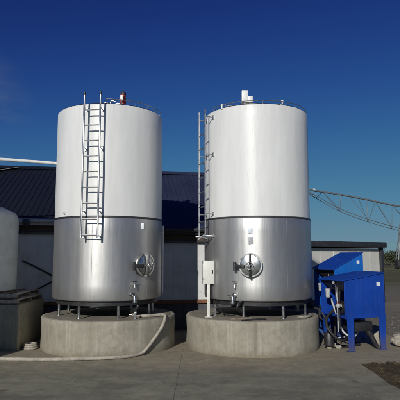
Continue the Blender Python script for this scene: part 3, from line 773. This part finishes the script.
sk = ob('sack', MB().sphere((0, 0, .12), .17, (1.0, .7, .75), 28, 18, .35, 4), M['sack'])
sk.location = (3.86, 9.85, -.0); tag(sk, 'lumpy pale dusty sack on the ground right of the front blue machine', 'sack')
sk = ob('sack', MB().sphere((0, 0, .10), .14, (.8, .7, 1.2), 24, 16, .3, 9), M['sack'])
sk.location = (3.52, 10.05, 0); tag(sk, 'upright pale sack between the legs of the front blue machine', 'sack')
for k, (x, y, r_) in enumerate(((2.50, 9.75, .075), (2.60, 9.62, .05), (2.42, 9.6, .04))):
    st = ob('stone', MB().sphere((0, 0, r_ * .6), r_, (1.2, .9, .8), 14, 9, .5, 30 + k), M['stone']); st.location = (x, y, 0)
    tag(st, ['largest pale stone beside the right plinth and blue machines', 'middle-sized pale stone at the blue machine leg', 'smallest pale stone touching the right plinth'][k], 'stone', 'stones between plinth and machines')
# standpipes between tank and machines
sp = thing('pipe_stand', 'dark upright pipes with pale valves between the right plinth and machines', 'pipes', (2.52, 10.3, 0))
for k, (dx, h) in enumerate(((0, 1.3), (.09, 1.1), (.2, .95))):
    u = ob('upright_pipe', MB().tube(smooth_path([(dx, 0, 0), (dx, 0, h * .6), (dx, 0, h - .05), (dx + .06, 0, h), (dx + .3, .05, h)], 4), .02, 10), M['darkm'], sp)
    ob('valve', MB().sphere((dx, -.01, h * .62), .036).tube([(dx - .05, -.01, h * .62), (dx + .05, -.01, h * .62)], .02, 10), M['gutter'] if k != 1 else M['metal'], u)
hz = ob('rubber_hose', MB().tube(smooth_path([(2.05, 10.4, .70), (2.35, 10.1, .68), (2.5, 9.95, .4), (2.6, 9.8, .08), (2.8, 9.75, .03), (3.1, 9.95, .03)], 8), .024, 10), M['dark'])
tag(hz, 'black rubber hose dropping from the right plinth edge to the machines', 'hose')
hz = ob('rubber_hose', MB().tube(smooth_path([(2.58, 10.0, .9), (2.66, 9.85, .55), (2.72, 9.7, .3), (2.9, 9.66, .22), (3.05, 9.8, .35)], 8), .02, 10), M['gutter'])
tag(hz, 'thin pale grey hose looping under the open end of the machines', 'hose')

# ------------------------------------------------------------------ irrigation pivot beyond
PV = thing('irrigation_boom', 'long grey lattice irrigation boom on a wheeled tower, far right', 'irrigation boom', (13.8, 66, 0))
def V(px, py, Y):
    Y *= 1.5
    v = (200 - py) / 500; p = math.atan(.11); k = math.cos(p) - v * math.sin(p)
    return Vector(((px - 200) / 500 / k * Y - 13.8, Y - 66, CAM_H + (math.sin(p) + v * math.cos(p)) / k * Y))
A0, A1, A2 = V(285, 187, 40), V(392, 205, 43.5), V(560, 238, 50)
def bow(a, b, t, sag=.22): 
    p = a.lerp(b, t); p.z += sag * math.sin(math.pi * t); return p
main = [bow(A0, A1, i / 12) for i in range(13)] + [bow(A1, A2, i / 12) for i in range(1, 13)]
mp_ = ob('main_pipe', MB().tube(main, .12, 12), M['tgalv'], PV)
ob('end_fitting', MB().sphere(V(314, 190, 41), .2, (1, 1, 1)), M['whitep'], PV)
lo1 = [(300, 189), (316, 197), (340, 210), (368, 220.5), (392, 227.5), (420, 235), (470, 247)]
top_px = lambda x: 187 + (x - 285) * .168
prev = None
for side in (-1, 1):
    pts = [V(x, y + side * 1.3, 41 + (x - 300) * .03 + side * .75) for x, y in lo1]
    ob('tension_rod', MB().tube(smooth_path(pts, 4), .045, 8), M['tgalv'], PV)
    for i, (x, y) in enumerate(lo1[1:-1]):
        q = pts[i + 1]; tt = min(range(len(main)), key=lambda k: abs(main[k].x - q.x))
        ob('strut', MB().tube([q, main[tt]], .036, 6), M['tgalv'], PV)
        tt2 = max(0, tt - 2); ob('strut', MB().tube([q, main[tt2]], .028, 6), M['tgalv'], PV)
for i in range(1, 6):
    x, y = lo1[i]; ob('cross_strut', MB().tube([V(x, y - 1.3, 41 + (x - 300) * .03 - .75), V(x, y + 1.3, 41 + (x - 300) * .03 + .75)], .036, 6), M['tgalv'], PV)
# tower
tc = V(402, 208, 43.8)
tw = ob('tower', MB().beam((tc.x, tc.y, tc.z - .2), (tc.x + .1, tc.y, tc.z + .1), .45), M['tgalv'], PV)
for (dx, dy) in ((-1.35, -1.4), (-.6, 1.4), (1.5, -1.6), (2.0, 1.4)):
    ob('tower_leg', MB().tube([(tc.x + (.1 if dx > 1 else 0), tc.y, tc.z), (tc.x + dx, tc.y + dy, .75)], .08, 8), M['tgalv'], PV)
ob('tower_beam', MB().beam((tc.x - 1.4, tc.y - 1.45, .75), (tc.x + 1.6, tc.y - 1.6, .75), .14).beam((tc.x + .1, tc.y + 1.4, .75), (tc.x + 2, tc.y + 1.4, .75), .14), M['tgalv'], PV)
ob('control_cabinet', MB().box(tc.x + .35, tc.x + 1.0, tc.y - .6, tc.y - .2, tc.z - 4.0, tc.z - 3.3, .03), M['trim'], PV)
ob('tower_leg', MB().tube([(tc.x + 1.0, tc.y - .5, tc.z - 2.9), (tc.x - .35, tc.y - 1.5, .8)], .07, 8), M['tgalv'], PV)
for dx in (-1.5, 1.7):
    wl = ob('wheel', MB().lathe([(.30, -.13), (.56, -.15), (.6, -.09), (.6, .09), (.56, .15), (.30, .13)], 32, org=(tc.x + dx, tc.y - 1.5, .59), M3=Matrix.Rotation(R(90), 3, 'Y')), M['tyre'], PV)
    ob('rim', MB().lathe([(.0, -.05), (.3, -.1), (.3, .1), (0, .05)], 24, org=(tc.x + dx, tc.y - 1.5, .59), M3=Matrix.Rotation(R(90), 3, 'Y')), M['tgalv'], wl)

# ------------------------------------------------------------------ far trees and bushes
def crown(mb, c, r, n, leaf, rnd, sq=.8):
    for _ in range(n):
        d = Vector((rnd.gauss(0, 1), rnd.gauss(0, 1), rnd.gauss(0, 1))).normalized()
        q = r * (rnd.random() ** .4) * (1 + .35 * noise.noise(d * 2.3 + Vector(c)))
        p = Vector(c) + Vector((d.x * q, d.y * q, d.z * q * sq))
        a = Vector((rnd.gauss(0, 1), rnd.gauss(0, 1), rnd.gauss(0, 1))).normalized(); b = a.orthogonal().normalized(); s_ = leaf * rnd.uniform(.6, 1.4)
        mb.add([p + a * s_, p + b * s_ * .6, p - a * s_, p - b * s_ * .6], [[0, 1, 2, 3]])
rt = random.Random(11)
mb = MB()
for i in range(230):
    x = rt.uniform(-260, 330); y = rt.uniform(230, 290); r = rt.uniform(1.6, 3.6)
    crown(mb, (x, y, r * .7), r, 70, .5, rt, .75)
o = ob('far_woodland', mb, M['leaf'], smooth=False, kind='stuff'); o['label'] = 'low dark line of distant woodland along the horizon'; o['category'] = 'woodland'
for k, (x, y, r, h, lab) in enumerate(((33.5, 88, 1.6, 2.4, 'small round bush beyond the field, nearest to the boom tower'),
                                       (44, 100, 2.0, 3.0, 'larger bushy tree beyond the field at the right edge'),
                                       (29, 105, 1.5, 2.1, 'low bush half hidden by the white shed'))):
    t = thing('field_tree', lab, 'tree', (x, y, 0), 0, 'bushy trees beyond the field')
    mc = MB(); crown(mc, (0, 0, h * .62), r, 900, .13, rt, .7); crown(mc, (r * .5, 0, h * .45), r * .6, 400, .12, rt); 
    ob('crown', mc, M['leaf'], t, smooth=False)
    ob('trunk', MB().tube([(0, 0, -.02), (.05, 0, h * .4), (.1, .05, h * .7)], [.12, .09, .03], 8), M['bark'], t)
# ------------------------------------------------------------------ world, sun, camera
w = bpy.data.worlds.new('World'); S.world = w; w.use_nodes = True
n = w.node_tree.nodes; l = w.node_tree.links
bg = n['Background']
sky = n.new('ShaderNodeTexSky'); sky.sky_type = 'NISHITA'; sky.sun_disc = False
sky.sun_elevation = R(SUN_EL); sky.sun_rotation = R(180 + SUN_AZ)
sky.air_density = 1.0; sky.dust_density = .15; sky.ozone_density = 3.5; sky.altitude = 900
hs_ = n.new('ShaderNodeHueSaturation'); hs_.inputs['Saturation'].default_value = 1.0; hs_.inputs['Value'].default_value = 1
sp_ = n.new('ShaderNodeSeparateColor'); cb_ = n.new('ShaderNodeCombineColor'); l.new(sky.outputs[0], sp_.inputs[0])
def mth(op, a, b):
    q = n.new('ShaderNodeMath'); q.operation = op
    for i_, v_ in enumerate((a, b)):
        if isinstance(v_, (int, float)): q.inputs[i_].default_value = v_
        else: l.new(v_, q.inputs[i_])
    return q.outputs[0]
# camera-like tone response of the clear sky: deep blue overhead, soft towards the horizon
for k, (g_, a_, b_) in enumerate(((1.7, .200, .0451), (2.3, .165, .0275), (2.5, .225, .0295))):
    x_ = sp_.outputs[k]; p_ = mth('POWER', x_, g_)
    y_ = mth('DIVIDE', mth('MULTIPLY', p_, a_), mth('MULTIPLY_ADD', p_, b_))
    y_.node.inputs[1].links[0].from_node.inputs[2].default_value = 1.0
    e_ = mth('MULTIPLY', mth('MAXIMUM', mth('SUBTRACT', x_, 10.0), 0.0), 2.2)
    l.new(mth('ADD', y_, e_), cb_.inputs[k])
l.new(cb_.outputs[0], hs_.inputs['Color'])
# faint cirrus low on the left
tc_ = n.new('ShaderNodeTexCoord'); mpn = n.new('ShaderNodeMapping'); mpn.inputs['Scale'].default_value = (2.2, 2.2, 7)
l.new(tc_.outputs['Generated'], mpn.inputs['Vector'])
cn = n.new('ShaderNodeTexNoise'); cn.inputs['Scale'].default_value = 2.2; cn.inputs['Detail'].default_value = 7; cn.inputs['Roughness'].default_value = .6
l.new(mpn.outputs[0], cn.inputs['Vector'])
cr = n.new('ShaderNodeValToRGB'); cr.color_ramp.elements[0].position = .46; cr.color_ramp.elements[1].position = .72
l.new(cn.outputs['Fac'], cr.inputs['Fac'])
# window by direction: around azimuth -23 deg, elevation ~15 deg
dn = n.new('ShaderNodeVectorMath'); dn.operation = 'NORMALIZE'; l.new(tc_.outputs['Generated'], dn.inputs[0])
dp = n.new('ShaderNodeVectorMath'); dp.operation = 'DISTANCE'; l.new(dn.outputs[0], dp.inputs[0])
dp.inputs[1].default_value = Vector((-.46, .86, .235)).normalized()
mr = n.new('ShaderNodeMapRange'); mr.inputs[1].default_value = .17; mr.inputs[2].default_value = 0.0
mr.inputs[3].default_value = 0; mr.inputs[4].default_value = .8; l.new(dp.outputs['Value'], mr.inputs[0])
mu = n.new('ShaderNodeMath'); mu.operation = 'MULTIPLY'; l.new(mr.outputs[0], mu.inputs[0]); l.new(cr.outputs[0], mu.inputs[1])
mx = n.new('ShaderNodeMix'); mx.data_type = 'RGBA'; l.new(mu.outputs[0], mx.inputs[0]); l.new(hs_.outputs[0], mx.inputs[6]); mx.inputs[7].default_value = (3.2, 3.9, 4.6, 1)
l.new(mx.outputs[2], bg.inputs['Color'])
bg.inputs['Strength'].default_value = .05

sd = bpy.data.lights.new('sun', 'SUN'); sd.energy = 3.2; sd.angle = R(.53); sd.color = (1, .965, .90)
so = bpy.data.objects.new('sun', sd); COL.objects.link(so)
az, el = R(SUN_AZ), R(SUN_EL)
dirn = Vector((math.sin(az) * math.cos(el), math.cos(az) * math.cos(el), -math.sin(el)))
so.rotation_euler = dirn.to_track_quat('-Z', 'Y').to_euler(); so.location = (-6, -15, 12)

cd = bpy.data.cameras.new('camera'); cd.sensor_width = 36; cd.lens = 45; cd.clip_end = 6000; cd.clip_start = .1
co = bpy.data.objects.new('camera', cd); COL.objects.link(co)
co.location = (0, 0, CAM_H); co.rotation_euler = (R(90) + math.atan(.11), 0, 0)
S.camera = co
S.render.engine = 'CYCLES'
S.view_settings.view_transform = 'Standard'; S.view_settings.look = 'None'
S.view_settings.exposure = 0; S.view_settings.gamma = 1; S.view_settings.use_curve_mapping = False
